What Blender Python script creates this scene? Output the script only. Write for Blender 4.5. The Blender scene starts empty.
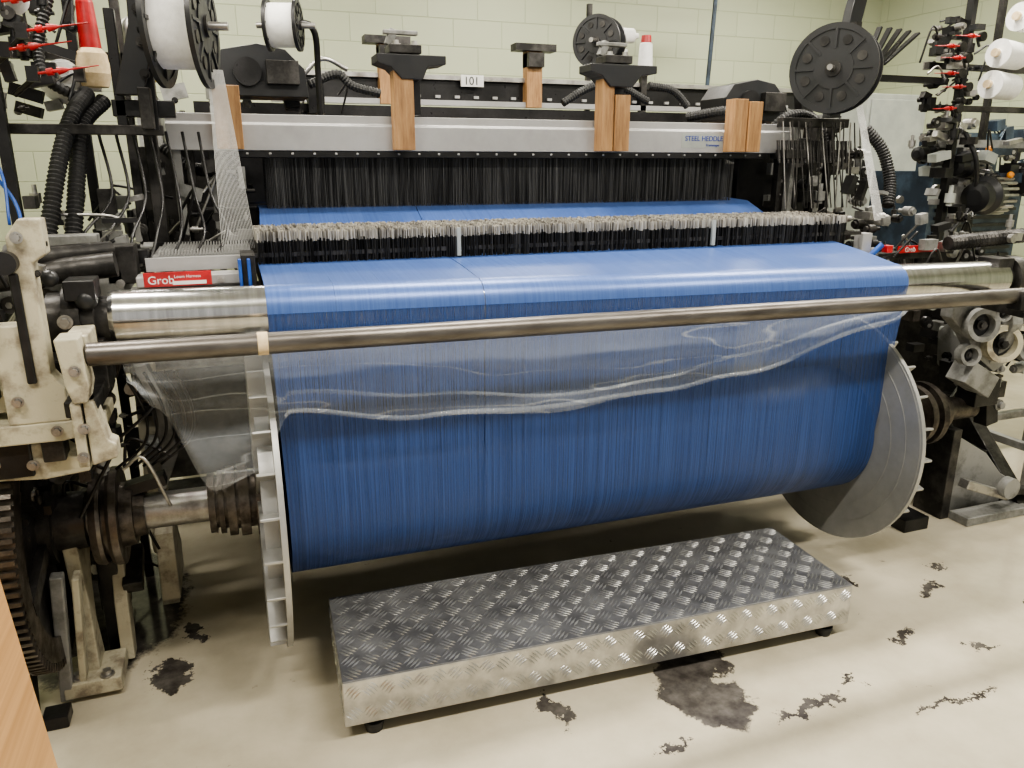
import bpy, math, random
from mathutils import Vector, Matrix, Euler
random.seed(7)
COL=bpy.context.collection
try: bpy.context.scene.view_settings.look='AgX - Medium High Contrast'
except Exception: pass
# ---------------------------------------------------------------- materials
MATS={}
def newmat(name):
    m=bpy.data.materials.new(name); m.use_nodes=True; MATS[name]=m
    nt=m.node_tree; return m,nt,nt.nodes['Principled BSDF']
def setp(b,base=None,metal=0,rough=.5,**k):
    if base: b.inputs['Base Color'].default_value=(*base,1)
    b.inputs['Metallic'].default_value=metal; b.inputs['Roughness'].default_value=rough
    for a,v in k.items(): b.inputs[a].default_value=v
def N(nt,t,**k):
    n=nt.nodes.new(t)
    for a,v in k.items(): setattr(n,a,v)
    return n
def objco(nt,scale=(1,1,1),rot=(0,0,0)):
    tc=N(nt,'ShaderNodeTexCoord'); mp=N(nt,'ShaderNodeMapping'); mp.inputs['Scale'].default_value=scale; mp.inputs['Rotation'].default_value=rot
    nt.links.new(tc.outputs['Object'],mp.inputs['Vector']); return mp.outputs[0]
def noise(nt,vec,scale,detail=4,rough=.6):
    n=N(nt,'ShaderNodeTexNoise'); n.inputs['Scale'].default_value=scale; n.inputs['Detail'].default_value=detail
    n.inputs['Roughness'].default_value=rough; nt.links.new(vec,n.inputs['Vector']); return n.outputs['Fac']
def ramp(nt,fac,stops):
    r=N(nt,'ShaderNodeValToRGB'); nt.links.new(fac,r.inputs[0]); e=r.color_ramp.elements
    while len(e)<len(stops): e.new(.5)
    for i,(p,c) in enumerate(stops):
        e[i].position=p; e[i].color=(*c,1) if len(c)==3 else c
    return r.outputs[0]
def grimy(name,base,dirt,metal=0,rough=.5,scale=9,lo=.42,hi=.62,bump=.15,rough2=None,spec=.5):
    m,nt,b=newmat(name); setp(b,base,metal,rough); b.inputs['Specular IOR Level'].default_value=spec
    v=objco(nt); f=noise(nt,v,scale,6,.65)
    c=ramp(nt,f,[(lo,dirt),(hi,base)]); nt.links.new(c,b.inputs['Base Color'])
    if bump:
        bp=N(nt,'ShaderNodeBump'); bp.inputs['Strength'].default_value=bump; bp.inputs['Distance'].default_value=.004
        nt.links.new(noise(nt,v,scale*9,4),bp.inputs['Height']); nt.links.new(bp.outputs[0],b.inputs['Normal'])
    r=ramp(nt,noise(nt,v,scale*2,3),[(.35,(rough*1.3,)*3),(.7,(rough*.8,)*3)]); nt.links.new(r,b.inputs['Roughness'])
    return m
grimy('cream_cast_paint',(.44,.41,.31),(.20,.17,.125),0,.42,13,.34,.52,.2)
grimy('dark_iron',(.075,.071,.067),(.022,.021,.02),.6,.4,9)
grimy('oily_black',(.022,.021,.022),(.008,.008,.008),.2,.33,9)
grimy('rusty_iron',(.17,.15,.13),(.045,.038,.033),.8,.36,12,.38,.65)
grimy('worn_steel',(.44,.43,.41),(.16,.15,.14),.85,.36,10,.3,.6)
grimy('grey_paint',(.26,.26,.25),(.13,.13,.12),.15,.42,10,.35,.55)
grimy('alu_flange',(.48,.48,.47),(.33,.33,.32),.6,.38,5,.3,.7,.05)
grimy('alu_beam',(.44,.44,.44),(.32,.315,.31),.35,.4,4,.3,.7,.03)
grimy('black_plastic',(.018,.019,.021),(.012,.012,.013),0,.36,6,bump=.02)
grimy('rubber',(.02,.02,.02),(.012,.012,.012),0,.55,6,bump=.1)
grimy('white_yarn',(.82,.82,.80),(.70,.70,.68),0,.75,40,.3,.7,.3)
grimy('beige_yarn',(.72,.58,.38),(.55,.42,.25),0,.8,40,.3,.7,.3)
grimy('yellow_yarn',(.72,.60,.20),(.6,.48,.15),0,.8,40,.3,.7,.3)
grimy('red_plastic',(.5,.015,.02),(.3,.012,.012),0,.35,15,bump=.02)
grimy('blue_plastic',(.02,.10,.42),(.02,.07,.3),0,.35,15,bump=.02)
grimy('blue_machine_paint',(.045,.07,.10),(.02,.03,.045),.1,.4,8,bump=.05)
grimy('orange_plastic',(.75,.28,.03),(.5,.18,.02),0,.4,15,bump=.02)
grimy('white_paper',(.8,.8,.78),(.7,.7,.68),0,.6,9,bump=0)
grimy('cabinet_grey',(.38,.40,.37),(.32,.34,.32),0,.5,5,bump=.02)
m,nt,b=newmat('wood'); setp(b,(.5,.3,.14),0,.55)
v=objco(nt,(30,30,3)); c=ramp(nt,noise(nt,v,1.5,6,.7),[(.3,(.20,.10,.04)),(.55,(.38,.215,.095)),(.75,(.50,.31,.15))]); nt.links.new(c,b.inputs['Base Color'])
m,nt,b=newmat('cardboard'); setp(b,(.5,.34,.19),0,.75)
v=objco(nt,(1,1,60)); c=ramp(nt,noise(nt,v,1,3),[(.3,(.38,.21,.085)),(.7,(.52,.31,.14))]); nt.links.new(c,b.inputs['Base Color'])
m,nt,b=newmat('turned_steel'); setp(b,(.62,.61,.60),1,.2); b.inputs['Anisotropic'].default_value=.4
v=objco(nt,(50,4,4)); c=ramp(nt,noise(nt,v,1,5),[(.3,(.42,.42,.42)),(.7,(.66,.66,.66))]); nt.links.new(c,b.inputs['Base Color'])
m,nt,b=newmat('rail_steel'); setp(b,(.32,.29,.26),.85,.36)
v=objco(nt,(6,30,30)); c=ramp(nt,noise(nt,v,1,5),[(.3,(.09,.08,.072)),(.7,(.20,.185,.17))]); nt.links.new(c,b.inputs['Base Color'])
def plain(name,c1,c2,metal,rough,sc,lo=.36,hi=.66):
    m,nt,b=newmat(name); setp(b,c1,metal,rough)
    v=objco(nt); c=ramp(nt,noise(nt,v,sc,6),[(lo,c1),(hi,c2)]); nt.links.new(c,b.inputs['Base Color'])
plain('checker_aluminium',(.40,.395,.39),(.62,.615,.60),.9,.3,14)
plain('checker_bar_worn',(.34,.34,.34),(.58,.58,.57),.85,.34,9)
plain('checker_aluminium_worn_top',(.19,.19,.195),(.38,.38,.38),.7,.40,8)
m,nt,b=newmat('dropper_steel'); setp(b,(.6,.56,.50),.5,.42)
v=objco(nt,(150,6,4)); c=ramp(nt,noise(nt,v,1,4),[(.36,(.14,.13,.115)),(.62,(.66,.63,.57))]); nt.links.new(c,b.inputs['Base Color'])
m,nt,b=newmat('shaded_dropper_steel'); setp(b,(.05,.05,.05),.6,.45)  # dropper bodies below the tips: shade between the strips put into the colour
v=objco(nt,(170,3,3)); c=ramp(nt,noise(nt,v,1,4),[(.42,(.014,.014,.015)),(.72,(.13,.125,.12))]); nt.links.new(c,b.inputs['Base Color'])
m,nt,b=newmat('heddle_wire'); setp(b,(.05,.05,.05),.6,.45)
v=objco(nt,(120,2,2)); c=ramp(nt,noise(nt,v,1,4),[(.4,(.016,.016,.017)),(.7,(.16,.16,.16))]); nt.links.new(c,b.inputs['Base Color'])
# warp threads
def warpmat(name,light,dark,alpha,rough=.42,metal=.15,sc=170,bump=.25):
    m,nt,b=newmat(name); setp(b,light,metal,rough); b.inputs['Specular IOR Level'].default_value=.6
    v=objco(nt,(sc,.5,.5)); f=noise(nt,v,1,5,.75)
    c=ramp(nt,f,[(.33,dark),(.62,light)]); nt.links.new(c,b.inputs['Base Color'])
    bp=N(nt,'ShaderNodeBump'); bp.inputs['Strength'].default_value=bump; bp.inputs['Distance'].default_value=.002
    nt.links.new(f,bp.inputs['Height']); nt.links.new(bp.outputs[0],b.inputs['Normal'])
    if alpha:
        v2=objco(nt,(sc*1.7,.9,.9)); f2=noise(nt,v2,1,4,.8)
        a=ramp(nt,f2,[(alpha[0],(alpha[2],)*3),(alpha[1],(1,1,1))]); nt.links.new(a,b.inputs['Alpha'])
    return m
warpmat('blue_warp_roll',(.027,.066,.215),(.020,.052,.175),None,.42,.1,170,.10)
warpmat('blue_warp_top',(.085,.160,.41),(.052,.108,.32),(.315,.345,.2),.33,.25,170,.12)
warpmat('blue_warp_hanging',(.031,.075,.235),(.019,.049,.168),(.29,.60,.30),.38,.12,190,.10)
m,nt,b=newmat('clear_film'); setp(b,(.85,.9,.95),0,.10)
b.inputs['Specular IOR Level'].default_value=1
v=objco(nt,(.9,1,6),(0,.12,0)); n1=noise(nt,v,1.5,2,.5)
a=ramp(nt,n1,[(.40,(.11,)*3),(.488,(.12,)*3),(.50,(.30,)*3),(.512,(.12,)*3),(.60,(.16,)*3)]); nt.links.new(a,b.inputs['Alpha'])
bp=N(nt,'ShaderNodeBump'); bp.inputs['Strength'].default_value=.6; bp.inputs['Distance'].default_value=.03
nt.links.new(n1,bp.inputs['Height']); nt.links.new(bp.outputs[0],b.inputs['Normal'])
# floor
m,nt,b=newmat('painted_concrete_floor'); setp(b,(.5,.48,.4),0,.25)
v=objco(nt)
base=ramp(nt,noise(nt,v,1.6,7,.65),[(.3,(.37,.335,.25)),(.6,(.52,.475,.37))])
spk=ramp(nt,noise(nt,v,7,6,.75),[(.665,(0,0,0)),(.685,(1,1,1))])
msk=ramp(nt,noise(nt,v,.9,3,.6),[(.45,(0,0,0)),(.6,(1,1,1))])
mul=N(nt,'ShaderNodeMath',operation='MULTIPLY'); nt.links.new(spk,mul.inputs[0]); nt.links.new(msk,mul.inputs[1])
cur=mul.outputs[0]
nz=N(nt,'ShaderNodeTexNoise'); nz.inputs['Scale'].default_value=11; nz.inputs['Detail'].default_value=6; nz.inputs['Roughness'].default_value=.7
nt.links.new(v,nz.inputs['Vector'])
sub=N(nt,'ShaderNodeVectorMath',operation='SUBTRACT'); sub.inputs[1].default_value=(.5,.5,.5); nt.links.new(nz.outputs['Color'],sub.inputs[0])
scl=N(nt,'ShaderNodeVectorMath',operation='SCALE'); scl.inputs['Scale'].default_value=.24; nt.links.new(sub.outputs[0],scl.inputs[0])
add=N(nt,'ShaderNodeVectorMath',operation='ADD'); nt.links.new(v,add.inputs[0]); nt.links.new(scl.outputs[0],add.inputs[1])
for (x,y,rx,ry,ang) in [(1.26,1.72,.13,.19,.4),(1.33,1.88,.13,.10,0),(-.31,2.40,.07,.09,0),(-.24,2.62,.04,.07,.2),(.80,1.82,.04,.09,.3),(1.55,1.56,.16,.018,.05),(1.98,1.43,.20,.012,.05),
        (2.45,1.95,.09,.03,.3),(2.62,2.06,.06,.02,-.4),(2.1,1.75,.07,.02,.8),(1.05,1.55,.05,.02,0),(2.75,1.75,.10,.03,.6),(2.3,1.62,.05,.015,0),(1.75,1.62,.03,.012,.3),
        (-.55,2.9,.3,.5,0),(2.2,2.1,.05,.02,.9)]:
    mp=N(nt,'ShaderNodeMapping',vector_type='TEXTURE'); mp.inputs['Location'].default_value=(x,y,0); mp.inputs['Rotation'].default_value=(0,0,ang)
    mp.inputs['Scale'].default_value=(rx,ry,1); nt.links.new(add.outputs[0],mp.inputs[0])
    ln=N(nt,'ShaderNodeVectorMath',operation='LENGTH'); nt.links.new(mp.outputs[0],ln.inputs[0])
    r=ramp(nt,ln.outputs['Value'],[(.86,(1,1,1)),(.96,(0,0,0))])
    mx=N(nt,'ShaderNodeMath',operation='MAXIMUM'); nt.links.new(cur,mx.inputs[0]); nt.links.new(r,mx.inputs[1]); cur=mx.outputs[0]
mix=N(nt,'ShaderNodeMixRGB'); nt.links.new(cur,mix.inputs[0]); nt.links.new(base,mix.inputs[1])
nt.links.new(ramp(nt,noise(nt,v,18,4),[(.35,(.045,.04,.036)),(.7,(.12,.11,.10))]),mix.inputs[2])
nt.links.new(mix.outputs[0],b.inputs['Base Color'])
rr=ramp(nt,noise(nt,v,5,5),[(.35,(.07,)*3),(.7,(.19,)*3)]); nt.links.new(rr,b.inputs['Roughness'])
def wallmat(name,ax):
    m,nt,b=newmat(name); setp(b,(.6,.66,.5),0,.5)
    tc=N(nt,'ShaderNodeTexCoord'); s=N(nt,'ShaderNodeSeparateXYZ'); cb=N(nt,'ShaderNodeCombineXYZ')
    nt.links.new(tc.outputs['Object'],s.inputs[0]); nt.links.new(s.outputs[ax],cb.inputs[0]); nt.links.new(s.outputs[2],cb.inputs[1])
    br=N(nt,'ShaderNodeTexBrick'); nt.links.new(cb.outputs[0],br.inputs['Vector'])
    br.inputs['Scale'].default_value=1; br.inputs['Brick Width'].default_value=.42; br.inputs['Row Height'].default_value=.21
    br.inputs['Mortar Size'].default_value=.006; br.inputs['Mortar Smooth'].default_value=.8
    br.inputs['Color1'].default_value=(.43,.46,.33,1); br.inputs['Color2'].default_value=(.45,.48,.35,1); br.inputs['Mortar'].default_value=(.35,.38,.27,1)
    nt.links.new(br.outputs['Color'],b.inputs['Base Color'])
    bp=N(nt,'ShaderNodeBump'); bp.invert=True; bp.inputs['Strength'].default_value=.5; bp.inputs['Distance'].default_value=.005
    nt.links.new(br.outputs['Fac'],bp.inputs['Height']); nt.links.new(bp.outputs[0],b.inputs['Normal'])
wallmat('painted_block_wall',0); wallmat('painted_block_wall_side',1)
m,nt,b=newmat('ceiling_paint'); setp(b,(.55,.56,.52),0,.8)
m,nt,b=newmat('lamp_tube'); setp(b,(1,1,1),0,.5); b.inputs['Emission Color'].default_value=(1,.96,.86,1); b.inputs['Emission Strength'].default_value=9
m,nt,b=newmat('ink_blue'); setp(b,(.02,.05,.3),0,.5)
m,nt,b=newmat('ink_black'); setp(b,(.02,.02,.02),0,.5)

# ---------------------------------------------------------------- mesh builder
def group(name):
    e=bpy.data.objects.new(name,None); e.empty_display_size=.1; COL.objects.link(e); return e
class MB:
    def __init__(s): s.v=[];s.f=[];s.m=[];s.sm=[];s.mats=[]
    def mi(s,mat):
        if mat not in s.mats: s.mats.append(mat)
        return s.mats.index(mat)
    def face(s,idx,mat,smooth=False): s.f.append(idx); s.m.append(s.mi(mat)); s.sm.append(smooth)
    def box(s,c,d,mat,rot=None):
        c=Vector(c); R=Euler(rot).to_matrix() if rot else None; n=len(s.v)
        for z in(-.5,.5):
            for y in(-.5,.5):
                for x in(-.5,.5):
                    p=Vector((x*d[0],y*d[1],z*d[2])); s.v.append(c+(R@p if R else p))
        for q in((0,2,3,1),(4,5,7,6),(0,1,5,4),(2,6,7,3),(0,4,6,2),(1,3,7,5)): s.face([n+i for i in q],mat)
        return s
    def b2(s,x0,x1,y0,y1,z0,z1,mat): return s.box(((x0+x1)/2,(y0+y1)/2,(z0+z1)/2),(abs(x1-x0),abs(y1-y0),abs(z1-z0)),mat)
    def rev(s,c,axis,prof,mat,seg=28,cap=True):
        c=Vector(c); a=Vector(axis).normalized(); h=Vector((0,0,1)) if abs(a.z)<.9 else Vector((1,0,0))
        e1=a.cross(h).normalized(); e2=a.cross(e1)
        for (d0,r0),(d1,r1) in zip(prof[:-1],prof[1:]):
            n=len(s.v); flat=abs(d0-d1)<1e-6
            for k in range(seg):
                t=2*math.pi*k/seg; w=e1*math.cos(t)+e2*math.sin(t)
                s.v.append(c+a*d0+w*r0); s.v.append(c+a*d1+w*r1)
            for k in range(seg):
                i=n+2*k;j=n+2*((k+1)%seg); s.face([i,i+1,j+1,j],mat,not flat)
        if cap:
            for d,r in(prof[0],prof[-1]):
                if r<1e-5: continue
                n=len(s.v)
                for k in range(seg):
                    t=2*math.pi*k/seg; s.v.append(c+a*d+(e1*math.cos(t)+e2*math.sin(t))*r)
                s.face([n+k for k in range(seg)],mat)
        return s
    def cyl(s,p0,p1,r,mat,r1=None,seg=20):
        p0=Vector(p0);p1=Vector(p1); return s.rev(p0,p1-p0,[(0,r),((p1-p0).length,r if r1 is None else r1)],mat,seg)
    def disc(s,c,axis,r,t,mat,seg=32,r_in=0):
        if r_in: return s.rev(c,axis,[(-t/2,r_in),(-t/2,r),(t/2,r),(t/2,r_in),(-t/2,r_in)],mat,seg,False)
        return s.rev(c,axis,[(-t/2,r),(t/2,r)],mat,seg)
    def tube(s,pts,r,mat,seg=8,step=6,corr=0,pitch=.012):
        P=[Vector(p) for p in pts]; Q=[]
        if len(P)>2:
            E=[2*P[0]-P[1]]+P+[2*P[-1]-P[-2]]
            for i in range(1,len(E)-2):
                for k in range(step):
                    t=k/step; a,b,c,d=E[i-1],E[i],E[i+1],E[i+2]
                    Q.append(.5*((2*b)+(c-a)*t+(2*a-5*b+4*c-d)*t*t+(3*b-a-3*c+d)*t**3))
            Q.append(P[-1])
        else: Q=P
        rad=[r]*len(Q)
        if corr:
            L=[0]
            for a,b in zip(Q[:-1],Q[1:]): L.append(L[-1]+(b-a).length)
            n=max(4,int(L[-1]/pitch)); W=[];rad=[];j=0
            for k in range(n*2+1):
                d=L[-1]*k/(n*2)
                while j<len(L)-2 and L[j+1]<d: j+=1
                t=(d-L[j])/max(1e-9,L[j+1]-L[j]); W.append(Q[j].lerp(Q[j+1],t)); rad.append(r if k%2 else r*(1-corr))
            Q=W
        n0=len(s.v); up=Vector((.13,.27,.95))
        for i,p in enumerate(Q):
            t=(Q[min(i+1,len(Q)-1)]-Q[max(i-1,0)]).normalized()
            e1=t.cross(up)
            if e1.length<.05: e1=t.cross(Vector((1,0,0)))
            e1.normalize(); e2=t.cross(e1); up=-e2 if (-e2).dot(up)>0 else e2
            e1=t.cross(up).normalized(); e2=t.cross(e1)
            for k in range(seg):
                a=2*math.pi*k/seg; s.v.append(p+(e1*math.cos(a)+e2*math.sin(a))*rad[i])
        for i in range(len(Q)-1):
            for k in range(seg):
                a=n0+i*seg+k;b=n0+i*seg+(k+1)%seg; s.face([a,b,b+seg,a+seg],mat,not corr)
        s.face([n0+k for k in range(seg)],mat); s.face([n0+(len(Q)-1)*seg+k for k in range(seg)],mat)
        return s
    def hose(s,pts,r,mat='rubber',pitch=.014): return s.tube(pts,r,mat,12,8,.2,pitch)
    def prism(s,poly,ax,a,b,mat):
        n=len(s.v);k=len(poly)
        def mk(p,q): return {'X':Vector((q,p[0],p[1])),'Y':Vector((p[0],q,p[1])),'Z':Vector((p[0],p[1],q))}[ax]
        for p in poly: s.v.append(mk(p,a))
        for p in poly: s.v.append(mk(p,b))
        s.face(list(range(n,n+k)),mat); s.face(list(range(n+k,n+2*k))[::-1],mat)
        for i in range(k): j=(i+1)%k; s.face([n+i,n+k+i,n+k+j,n+j],mat)
        return s
    def ball(s,c,r,mat,seg=16,rings=8):
        rx=r if hasattr(r,'__len__') else (r,r,r); n=len(s.v)
        for i in range(rings+1):
            t=math.pi*i/rings
            for k in range(seg):
                p=2*math.pi*k/seg; s.v.append(Vector((c[0]+rx[0]*math.sin(t)*math.cos(p),c[1]+rx[1]*math.sin(t)*math.sin(p),c[2]+rx[2]*math.cos(t))))
        for i in range(rings):
            for k in range(seg):
                a=n+i*seg+k;b=n+i*seg+(k+1)%seg; s.face([a,b,b+seg,a+seg],mat,True)
        return s
    def bolt(s,c,axis,r,mat='worn_steel'):
        a=Vector(axis).normalized(); s.rev(c,a,[(0,r*1.5),(r*.4,r*1.5)],mat,16); s.rev(Vector(c)+a*r*.4,a,[(0,r),(r,r)],mat,6); return s
    def build(s,name,parent=None,bevel=0):
        me=bpy.data.meshes.new(name); me.from_pydata([tuple(v) for v in s.v],[],s.f)
        for mn in s.mats: me.materials.append(MATS[mn])
        me.polygons.foreach_set('material_index',s.m); me.polygons.foreach_set('use_smooth',s.sm); me.update()
        o=bpy.data.objects.new(name,me); COL.objects.link(o)
        if parent: o.parent=parent
        if bevel:
            md=o.modifiers.new('bevel','BEVEL'); md.width=bevel; md.segments=2; md.limit_method='ANGLE'; md.angle_limit=math.radians(50)
        return o
def text(name,body,loc,size,mat,parent,rot=(math.pi/2,0,0)):
    t=bpy.data.curves.new(name,'FONT'); t.body=body; t.size=size; t.extrude=.0008; t.materials.append(MATS[mat])
    o=bpy.data.objects.new(name,t); COL.objects.link(o); o.location=loc; o.rotation_euler=rot; o.parent=parent
def cluster(mb,x0,x1,y0,y1,z0,z1,n,mats,seed,smin=.02,smax=.09):
    R=random.Random(seed)
    for i in range(n):
        c=Vector((R.uniform(x0,x1),R.uniform(y0,y1),R.uniform(z0,z1))); m=R.choice(mats); k=R.random()
        a=R.choice([(1,0,0),(0,1,0),(0,0,1)]); L=R.uniform(smin,smax)
        if k<.4:
            d=[R.uniform(smin,smax)*.7 for _ in range(3)]; d[R.randrange(3)]*=1.9; mb.box(c,d,m,(0,R.choice([0,0,.3,-.2]),0))
        elif k<.75:
            r=L*.32; A=Vector(a); mb.rev(c-A*L*.6,A,[(0,r*.6),(L*.2,r*.6),(L*.2,r),(L*.8,r),(L*.8,r*.45),(L*1.3,r*.45)],m,16)
        elif k<.88: mb.bolt(c,(-.2,-1,0),L*.16); mb.disc(c,(0,1,0),L*.4,.02,m,20)
        else:
            mb.tube([c,c+Vector((R.uniform(-.1,.1),R.uniform(-.05,.05),R.uniform(.02,.1))),c+Vector((R.uniform(-.15,.15),0,R.uniform(-.15,.1)))],.005,'oily_black' if m in('cream_cast_paint','grey_paint') else m)

# ---------------------------------------------------------------- room
MB().b2(-3,6.4,-2,6.7,-.1,0,'painted_concrete_floor').build('floor')
MB().b2(-3,6.4,6.6,6.7,0,3.5,'painted_block_wall').build('wall_back')
MB().b2(6.3,6.4,-2,6.6,0,3.5,'painted_block_wall_side').build('wall_right')
MB().b2(-3.1,-3,-2,6.7,0,3.5,'painted_block_wall_side').build('wall_left')
MB().b2(-3.1,6.4,-2,6.7,3.5,3.6,'ceiling_paint').build('ceiling')
for i,(x,y) in enumerate([(-.9,.6),(1.2,.6),(3.3,.6),(-.9,3.0),(1.2,3.0),(3.3,3.0),(5.0,3.0),(0,5.4),(2.3,5.4),(4.6,5.4)]):
    g=group('fluorescent_lamp'); mb=MB(); mb.b2(x-.62,x+.62,y-.1,y+.1,3.42,3.5,'white_paper')
    for d in(-.05,.05): mb.cyl((x-.58,y+d,3.40),(x+.58,y+d,3.40),.014,'lamp_tube',seg=10)
    mb.build('fixture',g)
    l=bpy.data.lights.new('tube_light','AREA'); l.shape='RECTANGLE'; l.size=1.2; l.size_y=.16; l.energy=74 if y<5 else 42; l.color=(1,.94,.84)
    o=bpy.data.objects.new('tube_light',l); COL.objects.link(o); o.location=(x,y,3.37); o.parent=g

# ---------------------------------------------------------------- checker plate step
g=group('checker_plate_step'); mb=MB()
L_,D_,H0,H1=1.735,.46,.05,.20
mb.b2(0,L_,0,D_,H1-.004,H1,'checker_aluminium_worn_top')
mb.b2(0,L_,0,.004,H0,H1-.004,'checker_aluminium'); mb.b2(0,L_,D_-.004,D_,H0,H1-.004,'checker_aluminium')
mb.b2(0,.004,.004,D_-.004,H0,H1-.004,'checker_aluminium'); mb.b2(L_-.004,L_,.004,D_-.004,H0,H1-.004,'checker_aluminium')
mb.b2(.004,L_-.004,.004,.03,H0,H0+.004,'checker_aluminium')
mb.build('plate_box',g,.003)
mb=MB()
def bars(u0,u1,v0,v1,fn,mat,p=.05,hh=.003):
    nu=int((u1-u0)/p); nv=int((v1-v0)/p); pu=(u1-u0)/nu; pv=(v1-v0)/nv; K=p/.05
    for i in range(nu):
        for j in range(nv):
            cu=u0+(i+.5)*pu; cv=v0+(j+.5)*pv; ang=math.radians(45 if (i+j)%2 else -45)
            d=(math.cos(ang),math.sin(ang)); q=(-d[1],d[0])
            for k in(-1.5,-.5,.5,1.5):
                l=(.023 if abs(k)<1 else .019)*K; ox=cu+q[0]*k*.0112*K; oy=cv+q[1]*k*.0112*K; n=len(mb.v)
                for (a,w,h) in((-l,0,0),(0,-.0040*K,0),(l,0,0),(0,.0040*K,0),(-l*.6,0,hh),(l*.6,0,hh)):
                    uu=min(max(ox+d[0]*a+q[0]*w,u0),u1); vv=min(max(oy+d[1]*a+q[1]*w,v0),v1); mb.v.append(Vector(fn(uu,vv,h)))
                for q_ in((0,1,5,4),(1,2,5),(2,3,5),(3,0,4,5)): mb.face([n+x for x in q_],mat)
bars(.004,L_-.004,.004,D_-.004,lambda a,b_,h:(a,b_,H1+h),'checker_bar_worn',.0565,.0025)
bars(.004,L_-.004,H0+.002,H1-.002,lambda a,b_,h:(a,-h,b_),'checker_aluminium',.049,.0025)
bars(.004,D_-.004,H0+.002,H1-.002,lambda a,b_,h:(-h,a,b_),'checker_aluminium',.049,.0025)
mb.build('tread_bars',g)
mb=MB()
for x in(.085,L_-.07):
    for y in(.035,D_-.035): mb.rev((x,y,0),(0,0,1),[(0,.024),(.024,.030),(.034,.030),(.034,.012),(.052,.012)],'rubber')
mb.build('feet',g); g.location=(.183,1.895,0); g.rotation_euler=(0,0,-.0427)

# ---------------------------------------------------------------- warp beam
BY,BZ,FR=2.43,.565,.475
g=group('warp_beam'); mb=MB()
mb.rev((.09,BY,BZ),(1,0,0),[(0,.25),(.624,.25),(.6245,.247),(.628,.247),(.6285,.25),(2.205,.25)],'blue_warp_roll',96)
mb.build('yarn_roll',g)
mb=MB()
for X,s_ in((.06,-1),(2.305,1)):
    mb.disc((X,BY,BZ),(1,0,0),FR,.016,'alu_flange',80)
    mb.disc((X+s_*.025,BY,BZ),(1,0,0),FR-.09,.045,'alu_flange',60,FR-.102)
    mb.disc((X+s_*.025,BY,BZ),(1,0,0),.25,.045,'alu_flange',60,.238)
    for k in range(24):
        a=2*math.pi*k/24; c=Vector((X+s_*.030,BY+math.cos(a)*.285,BZ+math.sin(a)*.285)); mb.box(c,(.055,.36,.009),'alu_flange',(a,0,0))
    mb.rev((X,BY,BZ),(s_,0,0),[(0,.13),(.06,.12),(.06,.09),(.09,.085)],'rusty_iron',32)
    if s_>0:
        for rr_ in(.465,.40,.33): mb.disc((X-.0085,BY,BZ),(1,0,0),rr_,.002,'alu_flange',80,rr_-.003)
mb.build('flanges',g,.002)
mb=MB()
mb.cyl((-.5,BY,BZ),(.05,BY,BZ),.055,'worn_steel',seg=32)
mb.rev((-.46,BY,BZ),(1,0,0),[(0,.14),(.02,.145),(.03,.14),(.03,.12),(.045,.12),(.045,.145),(.055,.15),(.075,.15),(.075,.10),(.11,.095),(.11,.075),(.14,.07),(.14,.058)],'rusty_iron',40)
mb.rev((-.14,BY,BZ),(1,0,0),[(0,.06),(0,.095),(.02,.095),(.02,.08),(.03,.08),(.03,.10),(.045,.10),(.045,.085),(.055,.085),(.055,.11),(.08,.11),(.08,.09),(.09,.09),(.09,.115),(.12,.115),(.12,.09),(.19,.09)],'rusty_iron',40)
mb.cyl((2.34,BY,BZ),(3.1,BY,BZ),.05,'rusty_iron',seg=32)
mb.rev((2.74,BY,BZ),(1,0,0),[(0,.07),(0,.13),(.03,.13),(.03,.11),(.05,.11),(.05,.14),(.08,.14),(.08,.09),(.16,.09)],'rusty_iron',40)
mb.build('axle',g)
mb=MB()
GX=-.60; mb.disc((GX,BY,BZ),(1,0,0),.40,.05,'rusty_iron',90,.33); mb.disc((GX-.005,BY,BZ),(1,0,0),.34,.02,'oily_black',60)
for k in range(96):
    a=2*math.pi*k/96; mb.box((GX,BY+math.cos(a)*.41,BZ+math.sin(a)*.41),(.05,.028,.012),'rusty_iron',(a,0,0))
for k in range(6):
    a=2*math.pi*k/6+.3; mb.box((GX+.01,BY+math.cos(a)*.2,BZ+math.sin(a)*.2),(.035,.28,.05),'dark_iron',(a,0,0))
mb.rev((GX,BY,BZ),(1,0,0),[(-.03,.12),(.04,.12),(.04,.09),(.12,.085)],'dark_iron',32)
mb.build('drive_gear',g); g.rotation_euler=(0,.0098,0)

# ---------------------------------------------------------------- warp sheet
g=group('warp_thread_sheet')
RY,RR=2.25,.071
def rz(x): return 1.209-.0170*(x+.31)
X0,X1=.082,2.362
def strip(name,prof,mat,nx=24):
    mb=MB(); n=len(prof(0))
    for (xa,xb) in((X0,.7065),(.7090,X1)):
        o=len(mb.v)
        for i in range(nx+1):
            x=xa+(xb-xa)*i/nx
            for p in prof(x):
                mb.v.append(Vector((x,p[0],p[1])) if len(p)==2 else Vector((p[2],p[0],p[1])))
        for i in range(nx):
            for j in range(n-1): a=o+i*n+j; mb.face([a,a+1,a+1+n,a+n],mat,True)
    return mb.build(name,g)
def top(x):
    z=rz(x); P=[(2.60,1.292),(2.42,(1.292+z+RR)/2+.003)]
    for k in range(9):
        a=math.radians(88+k*11.5); P.append((RY+RR*1.02*math.cos(a),z+RR*1.02*math.sin(a)))
    return P
strip('sheet_over_roller',top,'blue_warp_top')
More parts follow.
